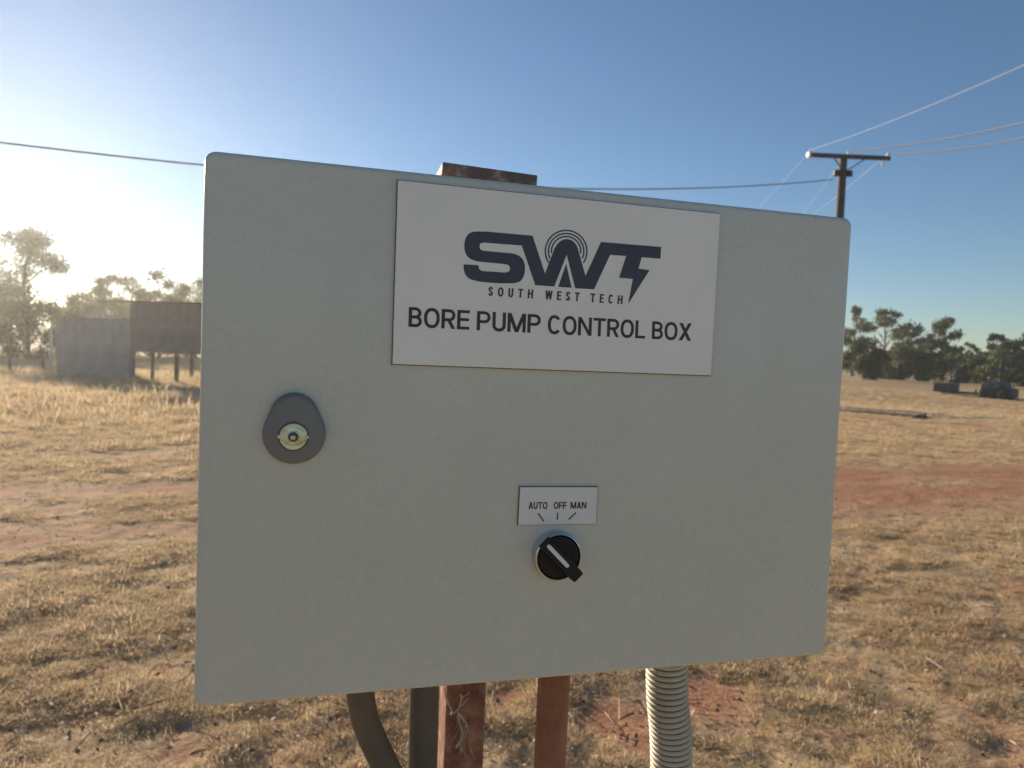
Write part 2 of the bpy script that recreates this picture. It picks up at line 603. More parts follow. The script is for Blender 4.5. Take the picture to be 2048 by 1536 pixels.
def scatter_litter():
    rg = np.random.default_rng(91)
    mb = MB()
    n = 9000
    r = 1.5 + 9.5 * rg.random(n) ** 1.2
    a = (rg.random(n) * 2 - 1) * R(48)
    x = r * np.sin(a); y = r * np.cos(a); z = terrain(x, y)
    kind = rg.random(n)
    for i in range(n):
        c = Vector((x[i], y[i], z[i]))
        if kind[i] < .62:                                # dead leaf or flake of dung
            s_ = (.005 + .009 * rg.random()); b = rg.random() * 6.283; t = rg.normal() * .35
            u = Vector((math.cos(b), math.sin(b), t)) * s_; v = Vector((-math.sin(b), math.cos(b), rg.normal() * .4)) * s_ * .5
            c = c + Vector((0, 0, .012 + .012 * rg.random()))
            mb.add([c - u, c + v, c + u, c - v], [(0, 1, 2, 3)])
        elif kind[i] < .85:                              # clod
            s_ = .004 + .010 * rg.random() ** 2
            mb.add([c + Vector((s_ * p * (.7 + .6 * rg.random()), s_ * q * (.7 + .6 * rg.random()), s_ * w_)) for p, q, w_ in ((1, 0, 0), (0, 1, 0), (-1, 0, 0), (0, -1, 0), (.1, .1, .9))], [(0, 1, 4), (1, 2, 4), (2, 3, 4), (3, 0, 4)])
        else:                                            # twig
            L_ = .03 + .09 * rg.random(); b = rg.random() * 6.283
            d = Vector((math.cos(b), math.sin(b), rg.normal() * .15)) * L_; w_ = Vector((-d.y, d.x, 0)).normalized() * .0018
            c = c + Vector((0, 0, .018)); k = Vector((0, 0, .003))
            mb.add([c - w_, c + w_, c + d + w_, c + d - w_, c + k, c + d + k], [(0, 1, 5, 4), (1, 2, 5), (4, 5, 3, 0)])
    me = bpy.data.meshes.new('litter'); me.from_pydata(mb.v, [], mb.f)
    at_ = me.attributes.new('rnd', 'FLOAT', 'FACE')
    at_.data.foreach_set('value', np.repeat(rg.random(len(mb.f) // 3 + 1), 3)[:len(mb.f)].astype(np.float32))
    tag(link('litter', me, None, M['litter']), 'dead leaves, clods and twigs strewn through the grass', 'litter', kind='stuff')


scatter_litter()


# ------------------------------------------------------------------ trees
def tree_meshes(seed, h, cw, ch, bare, clumps, leaves, lsize, flat=0.75, lean=0.0, fill=1.7, rk=1.0):
    """h height, cw crown half width, ch crown height, bare = clear trunk height"""
    rg = np.random.default_rng(seed)
    tr = MB()
    tp = [Vector((lean * (k / 6) ** 1.5 * h + rg.normal() * 0.012 * h * (k > 0), rg.normal() * 0.012 * h * (k > 0), h * 0.86 * k / 6 - (0.15 if k == 0 else 0))) for k in range(7)]
    r0 = h * 0.022
    tr.tube(tp, [r0 * (1.25 if k == 0 else 1) * (1 - 0.13 * k) for k in range(7)], 8)
    LV, LF, RN = [], [], []
    cs = []
    for c in range(clumps):
        for _ in range(30):
            u = rg.random(); a = rg.random() * 6.283
            zz = bare + ch * u
            prof = math.sin(math.pi * min(1, 0.14 + 0.83 * u)) ** 0.7
            rr = cw * prof * (0.35 + 0.65 * math.sqrt(rg.random()))
            p = Vector((math.cos(a) * rr + lean * h * (zz / h) ** 1.5, math.sin(a) * rr, zz))
            if all((p - q).length > cw * 0.22 * rk for q in cs):
                break
        cs.append(p)
        zt = max(bare * 0.55, p.z - rr * 0.9 - h * 0.05)
        fz = min(5.99, max(0, zt / (h * 0.86) * 6)); k = int(fz); st = tp[k].lerp(tp[min(k + 1, 6)], fz - k)
        mid = st.lerp(p, 0.55) + Vector((rg.normal(), rg.normal(), rg.normal() - 0.4)) * cw * 0.08
        rb = r0 * 0.42 * (1 - 0.6 * zt / h)
        tr.tube([st, mid, p], [rb, rb * 0.6, rb * 0.2], 5, cap=False)
        rc = cw * (0.26 + 0.22 * rg.random()) * rk
        n = int(fill * leaves / clumps * (0.6 + 0.8 * rg.random()))
        d = rg.normal(size=(n, 3)); d /= np.linalg.norm(d, axis=1)[:, None]
        q = d * (rg.random(n)[:, None] ** 0.45) * rc * np.array([1, 1, flat]) * (1 + 0.35 * rg.normal(size=(n, 1)).clip(-1, 1.5))
        q += np.array(p)
        u1 = rg.normal(size=(n, 3)); u1[:, 2] -= 0.5; u1 /= np.linalg.norm(u1, axis=1)[:, None]
        u2 = np.cross(u1, rg.normal(size=(n, 3))); u2 /= np.linalg.norm(u2, axis=1)[:, None] + 1e-9
        sz = lsize * (0.6 + 0.8 * rg.random((n, 1)))
        quad = np.stack([q - u1 * sz, q + u2 * sz * 0.42, q + u1 * sz, q - u2 * sz * 0.42], 1)
        base = sum(len(v) for v in LV)
        LV.append(quad.reshape(-1, 3)); LF.append(np.arange(n * 4).reshape(-1, 4) + base)
        RN.append(np.clip(rg.random() * 0.5 + rg.random(n) * 0.5, 0, 1))
    V = np.vstack(LV); F = np.vstack(LF)
    me = bpy.data.meshes.new('crown'); me.from_pydata(V.tolist(), [], F.tolist())
    a = me.attributes.new('rnd', 'FLOAT', 'FACE'); a.data.foreach_set('value', np.concatenate(RN).astype(np.float32))
    tm = tr.mesh('trunk'); tm.shade_smooth()
    return tm, me


def tree(name, px, dist, top_px, width_px, label, group, seed, bare=0.35, clumps=16, leaves=3600, mat='leaf', flat=0.75, lean=0.0, cat='tree', lsz=1.0, fill=1.7, rk=1.0):
    """px = column of the trunk, top_px = row of the top, width_px = crown width in the photograph"""
    g = ray(px, 735); g = g / math.hypot(g.x, g.y)
    x, y = g.x * dist, g.y * dist
    depth = Vector((x, y, 0)).dot(FW) / 1.0
    z = tz(x, y)
    top = CAM + ray(px, top_px) * (dist / math.hypot(ray(px, top_px).x, ray(px, top_px).y))
    h = top.z - z
    cw = width_px / 2 * depth / FPX
    e = empty(name, (x, y, z), 0)
    tm, cm = tree_meshes(seed, h * 0.97, cw * 0.85, h * (1 - bare) * 0.9, h * bare, clumps, leaves, 0.0016 * depth * lsz * 1.25, flat, lean, fill, rk)
    link('trunk', tm, e, M['bark']); link('crown', cm, e, M[mat])
    return tag(e, label, cat, group)


GR, GL = 'gum trees along the far edge of the paddock', 'trees behind the old shed'
tree('gum_tree', 1706, 112, 607, 62, 'tall gum tree showing just past the right edge of the control box', GR, 21, 0.42, 20, 3000, flat=1.1, fill=1.05, rk=.72)
tree('gum_tree', 1766, 116, 610, 88, 'sparse spreading gum tree with umbrella crown, tallest right of the box', GR, 22, 0.55, 18, 2600, flat=0.7, fill=1.05, rk=.72)
tree('bush', 1728, 82, 676, 96, 'dark rounded dense bush nearest the right edge of the box', GR, 23, 0.12, 20, 5200, 'leafdark', 0.9, cat='bush')
tree('gum_tree', 1818, 109, 641, 92, 'broad olive green gum tree left of the slender pointed one', GR, 24, 0.15, 37, 5200, fill=1.05, rk=.72)
tree('gum_tree', 1886, 107, 628, 66, 'slender pointed gum tree rising above the middle of the tree line', GR, 25, 0.22, 27, 3800, flat=1.1, fill=1.05, rk=.72)
tree('gum_tree', 1858, 99, 668, 74, 'low bushy gum tree in front of the slender pointed one', GR, 26, 0.1, 30, 4200, 'leafdark', fill=1.05, rk=.72)
tree('gum_tree', 1934, 119, 680, 52, 'small round gum tree in the dip of the tree line', GR, 27, 0.2, 22, 2800, fill=1.05, rk=.72)
tree('gum_tree', 1962, 126, 697, 46, 'lowest gum tree between two taller ones near the right edge', GR, 28, 0.15, 18, 2200, fill=1.05, rk=.72)
tree('gum_tree', 1990, 112, 661, 54, 'upright gum tree above the dark machine cab', GR, 29, 0.25, 25, 3400, fill=1.05, rk=.72)
tree('gum_tree', 2018, 107, 672, 44, 'narrow gum tree second from the right picture edge', GR, 30, 0.3, 18, 2600, flat=1.0, fill=1.05, rk=.72)
tree('gum_tree', 2052, 109, 658, 70, 'gum tree cut by the right picture edge', GR, 31, 0.25, 25, 3400, fill=1.05, rk=.72)
tree('bush', 2030, 78, 733, 22, 'small round bush standing alone in the paddock at far right', None, 32, 0.1, 8, 900, 'leafdark', 0.9, cat='bush')
tree('bush', 1588, 26.2, 748, 105, 'shrub behind the control box casting its shadow to the right', None, 34, 0.15, 16, 2500, 'leafdark', 0.9, cat='bush', lsz=1.6)

for px_, d_, tp_, wd_, lb_, sd_ in ((1752, 98, 700, 60, 'low green scrub between the dark bush and the broad olive gum', 61), (1795, 95, 694, 66, 'low scrub under the left side of the broad olive gum', 62),
                                    (1838, 96, 700, 60, 'low scrub under the right side of the broad olive gum', 63), (1905, 98, 698, 64, 'low scrub right of the slender pointed gum', 64),
                                    (1948, 104, 708, 60, 'low scrub under the lowest gum in the tree line', 65), (2000, 101, 703, 66, 'low scrub just above the dark machine cab', 66), (2046, 104, 706, 50, 'low scrub cut by the right picture edge', 67)):
    tree('scrub', px_, d_, tp_ - 6, wd_ * 1.2, lb_, 'scrub below the gum trees', sd_, 0.04, 16, 2600, 'leaf', 0.9, cat='scrub', lsz=1.1)
tree('pine_tree', 52, 52, 448, 190, 'tall airy tree standing highest at the left edge', GL, 41, 0.30, 26, 6000, flat=0.62, lsz=1.1)
tree('gum_tree', -40, 56, 520, 150, 'tree cut by the left picture edge beside the tall airy one', GL, 42, 0.25, 18, 3500, lsz=1.2)
tree('bush', 60, 46, 590, 190, 'wide thicket at the foot of the tall airy tree', GL, 43, 0.05, 24, 5200, 'leaf', cat='bush', lsz=1.3)
tree('gum_tree', 160, 55, 575, 95, 'low tree between the tall airy tree and the wavy topped one', GL, 44, 0.15, 16, 3200, lsz=1.2)
tree('gum_tree', 235, 52, 540, 125, 'wavy topped tree with open branches behind the solid shed wall', GL, 45, 0.30, 16, 3400, flat=0.6, lsz=1.1)
tree('gum_tree', 318, 50, 536, 105, 'tree with a knob of foliage above the open shed bay', GL, 46, 0.22, 17, 4200, lsz=1.1)
tree('gum_tree', 392, 53, 548, 110, 'tree right beside the left edge of the control box', GL, 47, 0.2, 18, 4200, lsz=1.1)

for px_, tp_, wd_, lb_, sd_ in ((150, 598, 120, 'thicket filling the gap left of the shed roof', 71), (225, 588, 130, 'thicket behind the closed bay of the shed', 72), (300, 584, 120, 'thicket behind the step in the shed roof', 73), (375, 578, 120, 'thicket behind the open bay of the shed', 74)):
    tree('thicket', px_, 58, tp_, wd_, lb_, 'thickets behind the old shed', sd_, 0.05, 22, 4200, 'leaf', 0.8, cat='thicket', lsz=1.3)


def woodland():
    rg = np.random.default_rng(77)
    LV, RN = [], []
    for k in range(420):
        a = R(-62 + 124 * rg.random()); d = 260 + 160 * rg.random()
        h = 4 + 5.5 * rg.random(); w = 3 + 3 * rg.random()
        n = 170
        q = rg.normal(size=(n, 3)); q /= np.linalg.norm(q, axis=1)[:, None]
        q = q * rg.random((n, 1)) ** 0.4 * np.array([w, w, h * 0.5]) + np.array([d * math.sin(a), d * math.cos(a), h * 0.5])
        q[:, 2] = np.abs(q[:, 2])
        u1 = rg.normal(size=(n, 3)); u1 /= np.linalg.norm(u1, axis=1)[:, None]
        u2 = np.cross(u1, rg.normal(size=(n, 3))); u2 /= np.linalg.norm(u2, axis=1)[:, None]
        s = 0.75
        LV.append(np.stack([q - u1 * s, q + u2 * s * .5, q + u1 * s, q - u2 * s * .5], 1).reshape(-1, 3))
        RN.append(np.clip(rg.random() * .6 + rg.random(n) * .4, 0, 1))
    V = np.vstack(LV)
    me = bpy.data.meshes.new('woodland'); me.from_pydata(V.tolist(), [], np.arange(len(V)).reshape(-1, 4).tolist())
    a = me.attributes.new('rnd', 'FLOAT', 'FACE'); a.data.foreach_set('value', np.concatenate(RN).astype(np.float32))
    tag(link('woodland', me, None, M['leaf']), 'low far-off woodland along the horizon', 'woodland', kind='stuff')


woodland()


# ------------------------------------------------------------------ old shed
def corrugated(w, h, pitch=0.076, amp=0.009):
    n = max(4, int(w / pitch * 4))
    mb = MB()
    for y0 in (0, 1):
        for k in range(n + 1):
            x = w * k / n
            mb.v.append((x, amp * math.cos(2 * math.pi * x / pitch), y0 * h))
    for k in range(n):
        mb.f.append((k, k + 1, n + 2 + k, n + 1 + k))
    me = bpy.data.meshes.new('sheet'); me.from_pydata(mb.v, [], mb.f); me.shade_smooth()
    return me


def shed():
    a = ground_at(112, 752); b = ground_at(520, 778)
    dx = b - a; dx.z = 0
    L_ = dx.length; rz = math.atan2(dx.y, dx.x)
    e = empty('shed', (a.x, a.y, min(a.z, b.z)), rz)
    s = (a - CAM).dot(FW) / FPX                          # metres per pixel at the shed
    W1 = (280 - 112) * s * 1.06                          # closed bay
    H1, H2 = 2.05 * 22 * s * FPX / FPX / (22 * s) , 0
    Hl = (752 - 640) * s; Hr = (758 - 606) * s; under = (758 - 700) * s
    D = 3.0
    # closed bay: single sheets of iron, each its own part
    n = 4; w = W1 / n
    me = corrugated(w + 0.03, Hl + 0.12)
    me.materials.append(M['ironlight'])
    for k in range(n):
        o = link('wall_sheet', me, e); o.location = (k * w, (k % 2) * 0.012, 0.0)
    me = corrugated(D / 4 - 0.01, Hl + 0.1)
    me.materials.append(M['ironlight'])
    for k in range(4):
        o = link('wall_sheet', me, e); o.location = (0.0, 0.04 + k * D / 4, 0); o.rotation_euler = (0, 0, R(90))
    # open bay: deep front sheets hanging from the eave
    n2 = max(2, int((L_ - W1) / 0.8)); w2 = (L_ - W1) / n2
    me = corrugated(w2 + 0.03, Hr - under)
    me.materials.append(M['iron'])
    for k in range(n2):
        o = link('fascia_sheet', me, e); o.location = (W1 + k * w2, -0.03 + (k % 2) * 0.012, under)
    for k in range(n2):
        o = link('fascia_sheet', me, e); o.location = (W1 + k * w2, D - 0.03 + (k % 2) * 0.012, under)
    for x, y, r in ((0.05, .1, .06), (W1, .06, .09), (W1 + 0.55, .35, .06), (W1 + 1.72, .08, .075), (L_ - .05, .1, .075), (.05, D - .1, .07), (W1, D - .1, .07), (L_ - .05, D - .1, .07)):
        top = Hl if x < .1 else Hr - 0.1
        MB().tube([(x, y, -0.3), (x + .01, y, top * .5), (x, y, top)], [r, r * .95, r * .9], 9).build('post', M['timber'], e, True)
    MB().box((W1 + (L_ - W1) / 2, 0.06, Hr - 0.12), (L_ - W1, 0.05, 0.14)).build('beam', M['timber'], e)
    me = corrugated(L_ + 0.3 - W1 * .5, D + 0.5)
    me.materials.append(M['iron'])
    o = link('roof', me, e); o.location = (W1 * .55, -0.25, Hr + 0.03); o.rotation_euler = (R(-88), 0, 0)
    me = corrugated(W1 * .6, D + 0.4)
    me.materials.append(M['iron'])
    o = link('roof', me, e); o.location = (-0.12, -0.2, Hl + 0.14); o.rotation_euler = (R(-88), 0, 0)
    tag(e, 'old iron farm shed with closed bay and open bay, left of the box', 'shed')


shed()


def fence():
    p1 = ground_at(20, 742); p2 = ground_at(88, 742); p3 = ground_at(-120, 735)
    e = empty('wire_fence', p1)
    for p, h, dx in ((p1, 1.45, 0.02), (p2, 1.0, -0.16), (p3, 1.4, 0.0)):
        q = p - p1
        MB().tube([(q.x, q.y, q.z - .3), (q.x + dx * .4, q.y, q.z + h * .5), (q.x + dx, q.y, q.z + h)], [.05, .046, .042], 8).build('post', M['timber'], e, True)
    for z in (0.35, 0.65, 0.95):
        a, b, c = p3 - p1, Vector((0, 0, 0)), p2 - p1
        MB().tube([a + Vector((0, 0, z)), b + Vector((0, 0, z)), c + Vector((-.1, 0, z * .98))], 0.004, 5).build('wire', M['wire'], e)
    tag(e, 'old wire fence with weathered timber posts at the left edge', 'fence')
    g = ground_at(101, 747)
    MBp = MB().tube([(0, 0, -.3), (0, 0, .9), (0.01, 0, 1.75)], [.045, .045, .045], 10)
    o = MBp.build('pale_post', M['palepipe'], None, True); o.location = g
    tag(o, 'pale upright pipe post at the left end of the shed', 'post')


fence()


# ------------------------------------------------------------------ power pole and wires
def power_line():
    D = 25.0
    top = at(1687, 312, D); low = at(1677, 437, D)
    g = tz(low.x, low.y)
    s = D / FPX
    e = empty('power_pole', (top.x, top.y, g))
    H = top.z - g
    MB().tube([(0, 0, -0.5), (0, 0, H * .5), (0, 0, H + 0.02)], [.19, .165, .135], 16).build('pole_shaft', M['pole'], e, True)
    a = at(1612, 313, D - 0.28); b = at(1772, 320, D + 0.2)
    base = Vector(e.location)
    mid = (a + b) / 2; mid.z = (a.z + b.z) / 2
    ax = (b - a); ln = ax.length; ang = math.atan2(ax.y, ax.x); tilt = math.asin(ax.z / ln)
    rot = Matrix.Rotation(ang, 3, 'Z') @ Matrix.Rotation(-tilt, 3, 'Y')
    off = rot @ Vector((0, -0.21, 0))
    cen = mid - base + off
    cr = MB().box(cen, (ln, 0.10, 0.15), rot).build('crossarm', M['pole'], e, bevel=0.01)
    for sgn in (-1, 1):
        p = cen + rot @ Vector((sgn * 0.62, .02, -.06)); q = Vector((0, -0.17, p.z - 0.5))
        MB().tube([p, q], 0.022, 6).build('brace', M['pole'], e)
    ins = []
    for k, t in enumerate((-0.49, -0.02, 0.47)):
        p = cen + rot @ Vector((t * ln, 0, 0.075))
        prof = [(.012, 0), (.012, .02), (.045, .03), (.05, .06), (.03, .07), (.038, .10), (.02, .12)]
        mb = MB().rings([[p + Vector((r * math.cos(i * .5236), r * math.sin(i * .5236), z)) for i in range(12)] for r, z in prof])
        mb.build('insulator', M['ceramic'], e, True, angle=60)
        ins.append(p + base + Vector((0, 0, .10)))
    # strain insulator at the sunlit left end of the arm
    p = cen + rot @ Vector((-ln * .5 - .03, -.02, 0))
    mb = MB().rings([[p + rot @ Vector((z, r * math.cos(i * .5236), r * math.sin(i * .5236))) for i in range(12)] for r, z in ((.03, .03), (.11, .02), (.115, -.04), (.05, -.06))])
    mb.build('strain_insulator', M['ceramic'], e, True)
    for dx in (-0.24, 0.24):
        p = at(1685, 347, D) - base
        mb = MB().tube([(dx, -.05, p.z - .10), (dx, -.05, p.z + .10)], .11, 12)
        mb.build('switch_fuse', M['wreck'], e, True, bevel=.01)
        MB().box((dx * .5, -.05, p.z), (abs(dx), .05, .06)).build('bracket', M['wreck'], e)
    p = at(1684, 347, D) - base
    # jumper loops
    for t in (-0.47, 0.40):
        q = cen + rot @ Vector((t * ln, -.06, -.05))
        MB().tube([q + Vector((.12 * math.sin(k / 8 * 3.14) * (1 if t < 0 else -1), 0, -.26 * math.sin(k / 8 * 3.14) + .0)) + Vector((0.16 * k / 8, 0, 0)) for k in range(9)], .010, 5, False).build('jumper', M['wire'], e, True)
    tag(e, 'dark timber power pole with crossarm behind the top right of the box', 'power pole')

    def wire(name, A, B, sag, r, mat, label, group, cat='wire'):
        pts = []
        for k in range(41):
            t = k / 40
            p = A.lerp(B, t); p.z -= sag * 4 * t * (1 - t)
            pts.append(p)
        o = MB().tube(pts, r, 6, False).build(name, M[mat], None, True)
        tag(o, label, cat, group)

    def far_end(p0, px, py, z):                       # point on a sight line at a height
        d = ray(px, py); return CAM + d * ((z - CAM.z) / d.z)
    GW = 'overhead conductors on the power pole'
    zt = ins[0].z - 0.35
    for k, (px, py, nm) in enumerate(((2048, 130, 'highest of the pale wires running from the pole to the right'),
                                      (2048, 245, 'middle of the three pale wires running from the pole to the right'),
                                      (2048, 275, 'lowest of the three pale wires running from the pole to the right'))):
        A = ins[k]; Q = far_end(A, px, py, zt)
        B = A + (Q - A) * 1.9; B.z = A.z
        tq = 1 / 1.9
        sag = (A.z - Q.z) / (4 * tq * (1 - tq))
        wire('overhead_wire', A, B, sag, (0.008, 0.023, 0.023)[k], 'wire', nm, GW)
        # onward span, away to the left
        d = (A - B); d.z = 0; d.normalize()
        ends = [at(1490, 432, 60), at(1580, 447, 64), at(1600, 438, 66)]
        names = ['faint far wire leaving the left end of the crossarm', 'faint far wire leaving below the crossarm middle', 'faint far wire leaving the right arm of the crossarm']
        C_ = ends[k]
        wire('overhead_wire', A, C_ + (C_ - A) * .5, 0.4, 0.006, 'wire', names[k], GW)
    A = at(1666, 359, D); B = at(-300, 246, 12.0)
    wire('service_cable', A, B, 0.70, 0.02, 'cable', 'dark service cable sagging across the sky behind the box', None, 'cable')

    g = tz(B.x, B.y)
    e2 = empty('service_pole', (B.x - .1, B.y, g))
    MB().tube([(0, 0, -.5), (0, 0, (B.z - g) * .5), (0, 0, B.z - g + .35)], [.13, .115, .10], 14).build('pole_shaft', M['pole'], e2, True)
    MB().tube([(.08, 0, B.z - g), (.13, 0, B.z - g)], .03, 8).build('cable_hook', M['wreck'], e2)
    tag(e2, 'slim timber pole left of the picture holding the end of the service cable', 'pole')


power_line()


# ------------------------------------------------------------------ derelict machine and pipe on the ground
def wreck():
    g0 = ground_at(1892, 788); g1 = ground_at(1996, 797)
    ax = g1 - g0; ax.z = 0; L0 = ax.length
    e = empty('derelict_vehicle', g1, math.atan2(ax.y, ax.x))
    s = (g1 - CAM).dot(FW) / FPX
    zb = 0.10
    h = 31 * s; w = 54 * s
    # cab: profile with sloped screen and a bonnet at the right
    prof = [(-.5, 0), (-.5, .30), (-.47, .42), (-.40, .98), (-.36, 1.0), (.20, 1.0), (.28, .62), (.46, .56), (.5, .48), (.5, .0)]
    mb = MB()
    for y in (-.85, .85):
        mb.v += [(x * w, y * (0.96 if z > .5 else 1), zb + z * h) for x, z in prof]
    n = len(prof)
    mb.f += [tuple(range(n)), tuple(range(n, 2 * n))[::-1]] + [(k, (k + 1) % n, n + (k + 1) % n, n + k) for k in range(n)]
    mb.build('cab', M['wreck'], e, bevel=.04)
    for x0, x1 in ((-.40, -.12), (-.08, .17)):
        MB().add([(x0 * w, -.86, zb + .6 * h), (x1 * w, -.86, zb + .6 * h), (x1 * w, -.84, zb + .93 * h), ((x0 + .03) * w, -.84, zb + .93 * h)], [(0, 1, 2, 3)]).build('window', M['glass'], e)
    for y in (-.38, .38):
        MB().box((-L0 / 2, y, zb + .14), (L0 + .5, .09, .16)).build('chassis_rail', M['wreck'], e)
    for x in (.28 * w, -.32 * w):
        for y in (-.8, .8):
            wh = MB().rings([[(x + r * math.cos(i * .3927), y + dy, .26 + r * math.sin(i * .3927)) for i in range(16)] for r, dy in ((.26, -.09), (.3, -.06), (.3, .06), (.26, .09))])
            wh.build('wheel', M['tyre'], e, True)
    bw, bh = 37 * s, 19 * s
    MB().box((-L0 - .02, 0, .22 + bh / 2), (bw, 1.3, bh)).build('engine_box', M['wreck'], e, bevel=.05)
    MB().tube([(-L0 - bw * .36, -.3, .2 + bh), (-L0 - bw * .36, -.3, .2 + bh + .14)], .05, 8).build('exhaust_stub', M['wreck'], e)
    MB().tube([(-.42 * L0, 0, .2), (-.42 * L0, 0, .55)], .05, 8).build('gear_lever', M['wreck'], e)
    tag(e, 'dark derelict vehicle chassis with cab and separate engine box in the paddock', 'vehicle')


wreck()


def ground_litter():
    for (a, b, r, nm, lab) in (((1688, 819), (1890, 831), .032, 'fallen_pipe', 'long pale pipe lying on the ground across bare red soil'),
                               ((1898, 838), (2008, 838), .022, 'fallen_branch', 'thin pale branch lying right of the long pipe')):
        p, q = ground_at(*a), ground_at(*b)
        pts = []
        for k in range(7):
            m = p.lerp(q, k / 6); m.z = tz(m.x, m.y) + .02 + r + (.02 * math.sin(k * 2.1))
            pts.append(m)
        mx = max(v.z for v in pts)
        tag(MB().tube(pts, [r * (1 - .05 * k) for k in range(7)], 9).build(nm, M['palepipe'], None, True), lab, 'pipe' if 'pipe' in nm else 'branch')
    g = ground_at(1842, 838)
    e = empty('log', g, R(25))
    MB().tube([(-.34, 0, .04), (-.12, .02, .06), (.12, -.01, .06), (.3, .03, .04)], [.05, .07, .07, .04], 9).build('stem', M['timber'], e, True)
    MB().tube([(.08, 0, .07), (.14, -.04, .15), (.17, -.04, .17)], [.035, .025, .015], 7).build('stub', M['timber'], e, True)
    tag(e, 'short dark log lying against the long pale pipe', 'log')


ground_litter()

# ------------------------------------------------------------------ the control box
K = 0.75                                                  # 400 x 300 mm enclosure
YAW = 0.2524
BW, BH, BD = 0.5411 * K * 1.0085, 0.4 * K * 1.011, 0.20
BC = CAM + Vector((0.0389, 0.5499, -0.0679)) * K          # centre of the door face
EX = Vector((math.cos(YAW), math.sin(YAW), 0)); EZ = Vector((0, 0, 1)); EN = Vector((math.sin(YAW), -math.cos(YAW), 0))


def face(px, py, off=0.0):
    """sight line -> (u, v) on the plane `off` metres in front of the door face"""
    d = ray(px, py)
    t = ((BC + EN * off) - CAM).dot(EN) / d.dot(EN)
    p = CAM + d * t - BC
    return p.dot(EX), p.dot(EZ)


# local frame of the box: x right along the door, y into the box, z up; origin at the bottom centre of the door
ROOT = empty('control_box', BC - EZ * BH / 2, YAW)


def loc(u, v, off=0.0):                                   # face coordinates -> local
    return Vector((u, -off, v + BH / 2))


def rounded(u0, u1, v0, v1, r, n=5):
    pts = []
    for cx, cy, a0 in ((u1 - r, v1 - r, 0), (u0 + r, v1 - r, 90), (u0 + r, v0 + r, 180), (u1 - r, v0 + r, 270)):
        for k in range(n + 1):
            a = R(a0 + 90 * k / n); pts.append((cx + r * math.cos(a), cy + r * math.sin(a)))
    return pts


def slab(name, mat, parent, outline, back, front, fillet=0.0, seg=4, smooth=True):
    """outline (list of uv, counter-clockwise) extruded from `back` to `front` with a rounded front edge"""
    P = [Vector((a, b, 0)) for a, b in outline]
    n = len(P)
    nor = []
    for i in range(n):
        t = (P[(i + 1) % n] - P[i - 1]).normalized(); nor.append(Vector((t.y, -t.x, 0)))
    rings = [[loc(p.x, p.y, back) for p in P]]
    if fillet > 0:
        for k in range(seg + 1):
            a = R(90 * k / seg)
            rings.append([loc(p.x - q.x * fillet * (1 - math.cos(a)), p.y - q.y * fillet * (1 - math.cos(a)), front - fillet + fillet * math.sin(a)) for p, q in zip(P, nor)])
    else:
        rings.append([loc(p.x, p.y, front) for p in P])
    return MB().rings(rings).build(name, mat, parent, smooth, angle=30 if fillet == 0 else 50)


def disc(c, r, n=40):
    return [(c[0] + r * math.cos(2 * math.pi * k / n), c[1] + r * math.sin(2 * math.pi * k / n)) for k in range(n)]


hw, hh = BW / 2, BH / 2
hl = -hw + .0012                                          # left edge of the door
slab('body', M['coat'], ROOT, rounded(hl + .0015, hw - .0015, -hh + .0015, hh - .0015, .005), -BD, -.0165)
door = slab('door', M['coat'], ROOT, rounded(hl, hw, -hh, hh, .0062, 8), -.0155, 0.0, .0032, 6)
slab('door_seal', M['edge'], ROOT, rounded(hl + .006, hw - .006, -hh + .006, hh - .006, .004), -.0166, -.0154)


def flat_poly(pts, off):
    tri = tessellate_polygon([[Vector((a, b, 0)) for a, b in pts]])
    return [loc(a, b, off) for a, b in pts], tri


def stroke(p, q, w, off, mb):
    p, q = Vector(p), Vector(q); d = (q - p).normalized(); s = Vector((-d.y, d.x)) * w / 2
    mb.add([loc(*(p + s), off), loc(*(p - s), off), loc(*(q - s), off), loc(*(q + s), off)], [(0, 1, 2, 3)])


def ribbon(pts, t, closed=False):
    """a stroke of width t along a centre line, as quads"""
    P = [Vector(p) for p in pts]
    n = len(P)
    L_, R_ = [], []
    for i in range(n):
        a = P[i - 1] if (i > 0 or closed) else P[i]
        b = P[(i + 1) % n] if (i < n - 1 or closed) else P[i]
        d1 = (P[i] - a).normalized() if (P[i] - a).length > 1e-9 else (b - P[i]).normalized()
        d2 = (b - P[i]).normalized() if (b - P[i]).length > 1e-9 else d1
        m = (d1 + d2).normalized()
        k = t / 2 / max(0.5, m.dot(d1))
        nrm = Vector((-m.y, m.x))
        L_.append(P[i] + nrm * k); R_.append(P[i] - nrm * k)
    q = []
    for i in range(n if closed else n - 1):
        j = (i + 1) % n
        q.append((L_[i], R_[i], R_[j], L_[j]))
    return q


def arc(cx, cy, rx, ry, a0, a1, n=10, e=2.0):
    out = []
    for k in range(n + 1):
        a = R(a0 + (a1 - a0) * k / n); c, s_ = math.cos(a), math.sin(a)
        out.append((cx + rx * math.copysign(abs(c) ** (2 / e), c), cy + ry * math.copysign(abs(s_) ** (2 / e), s_)))
    return out


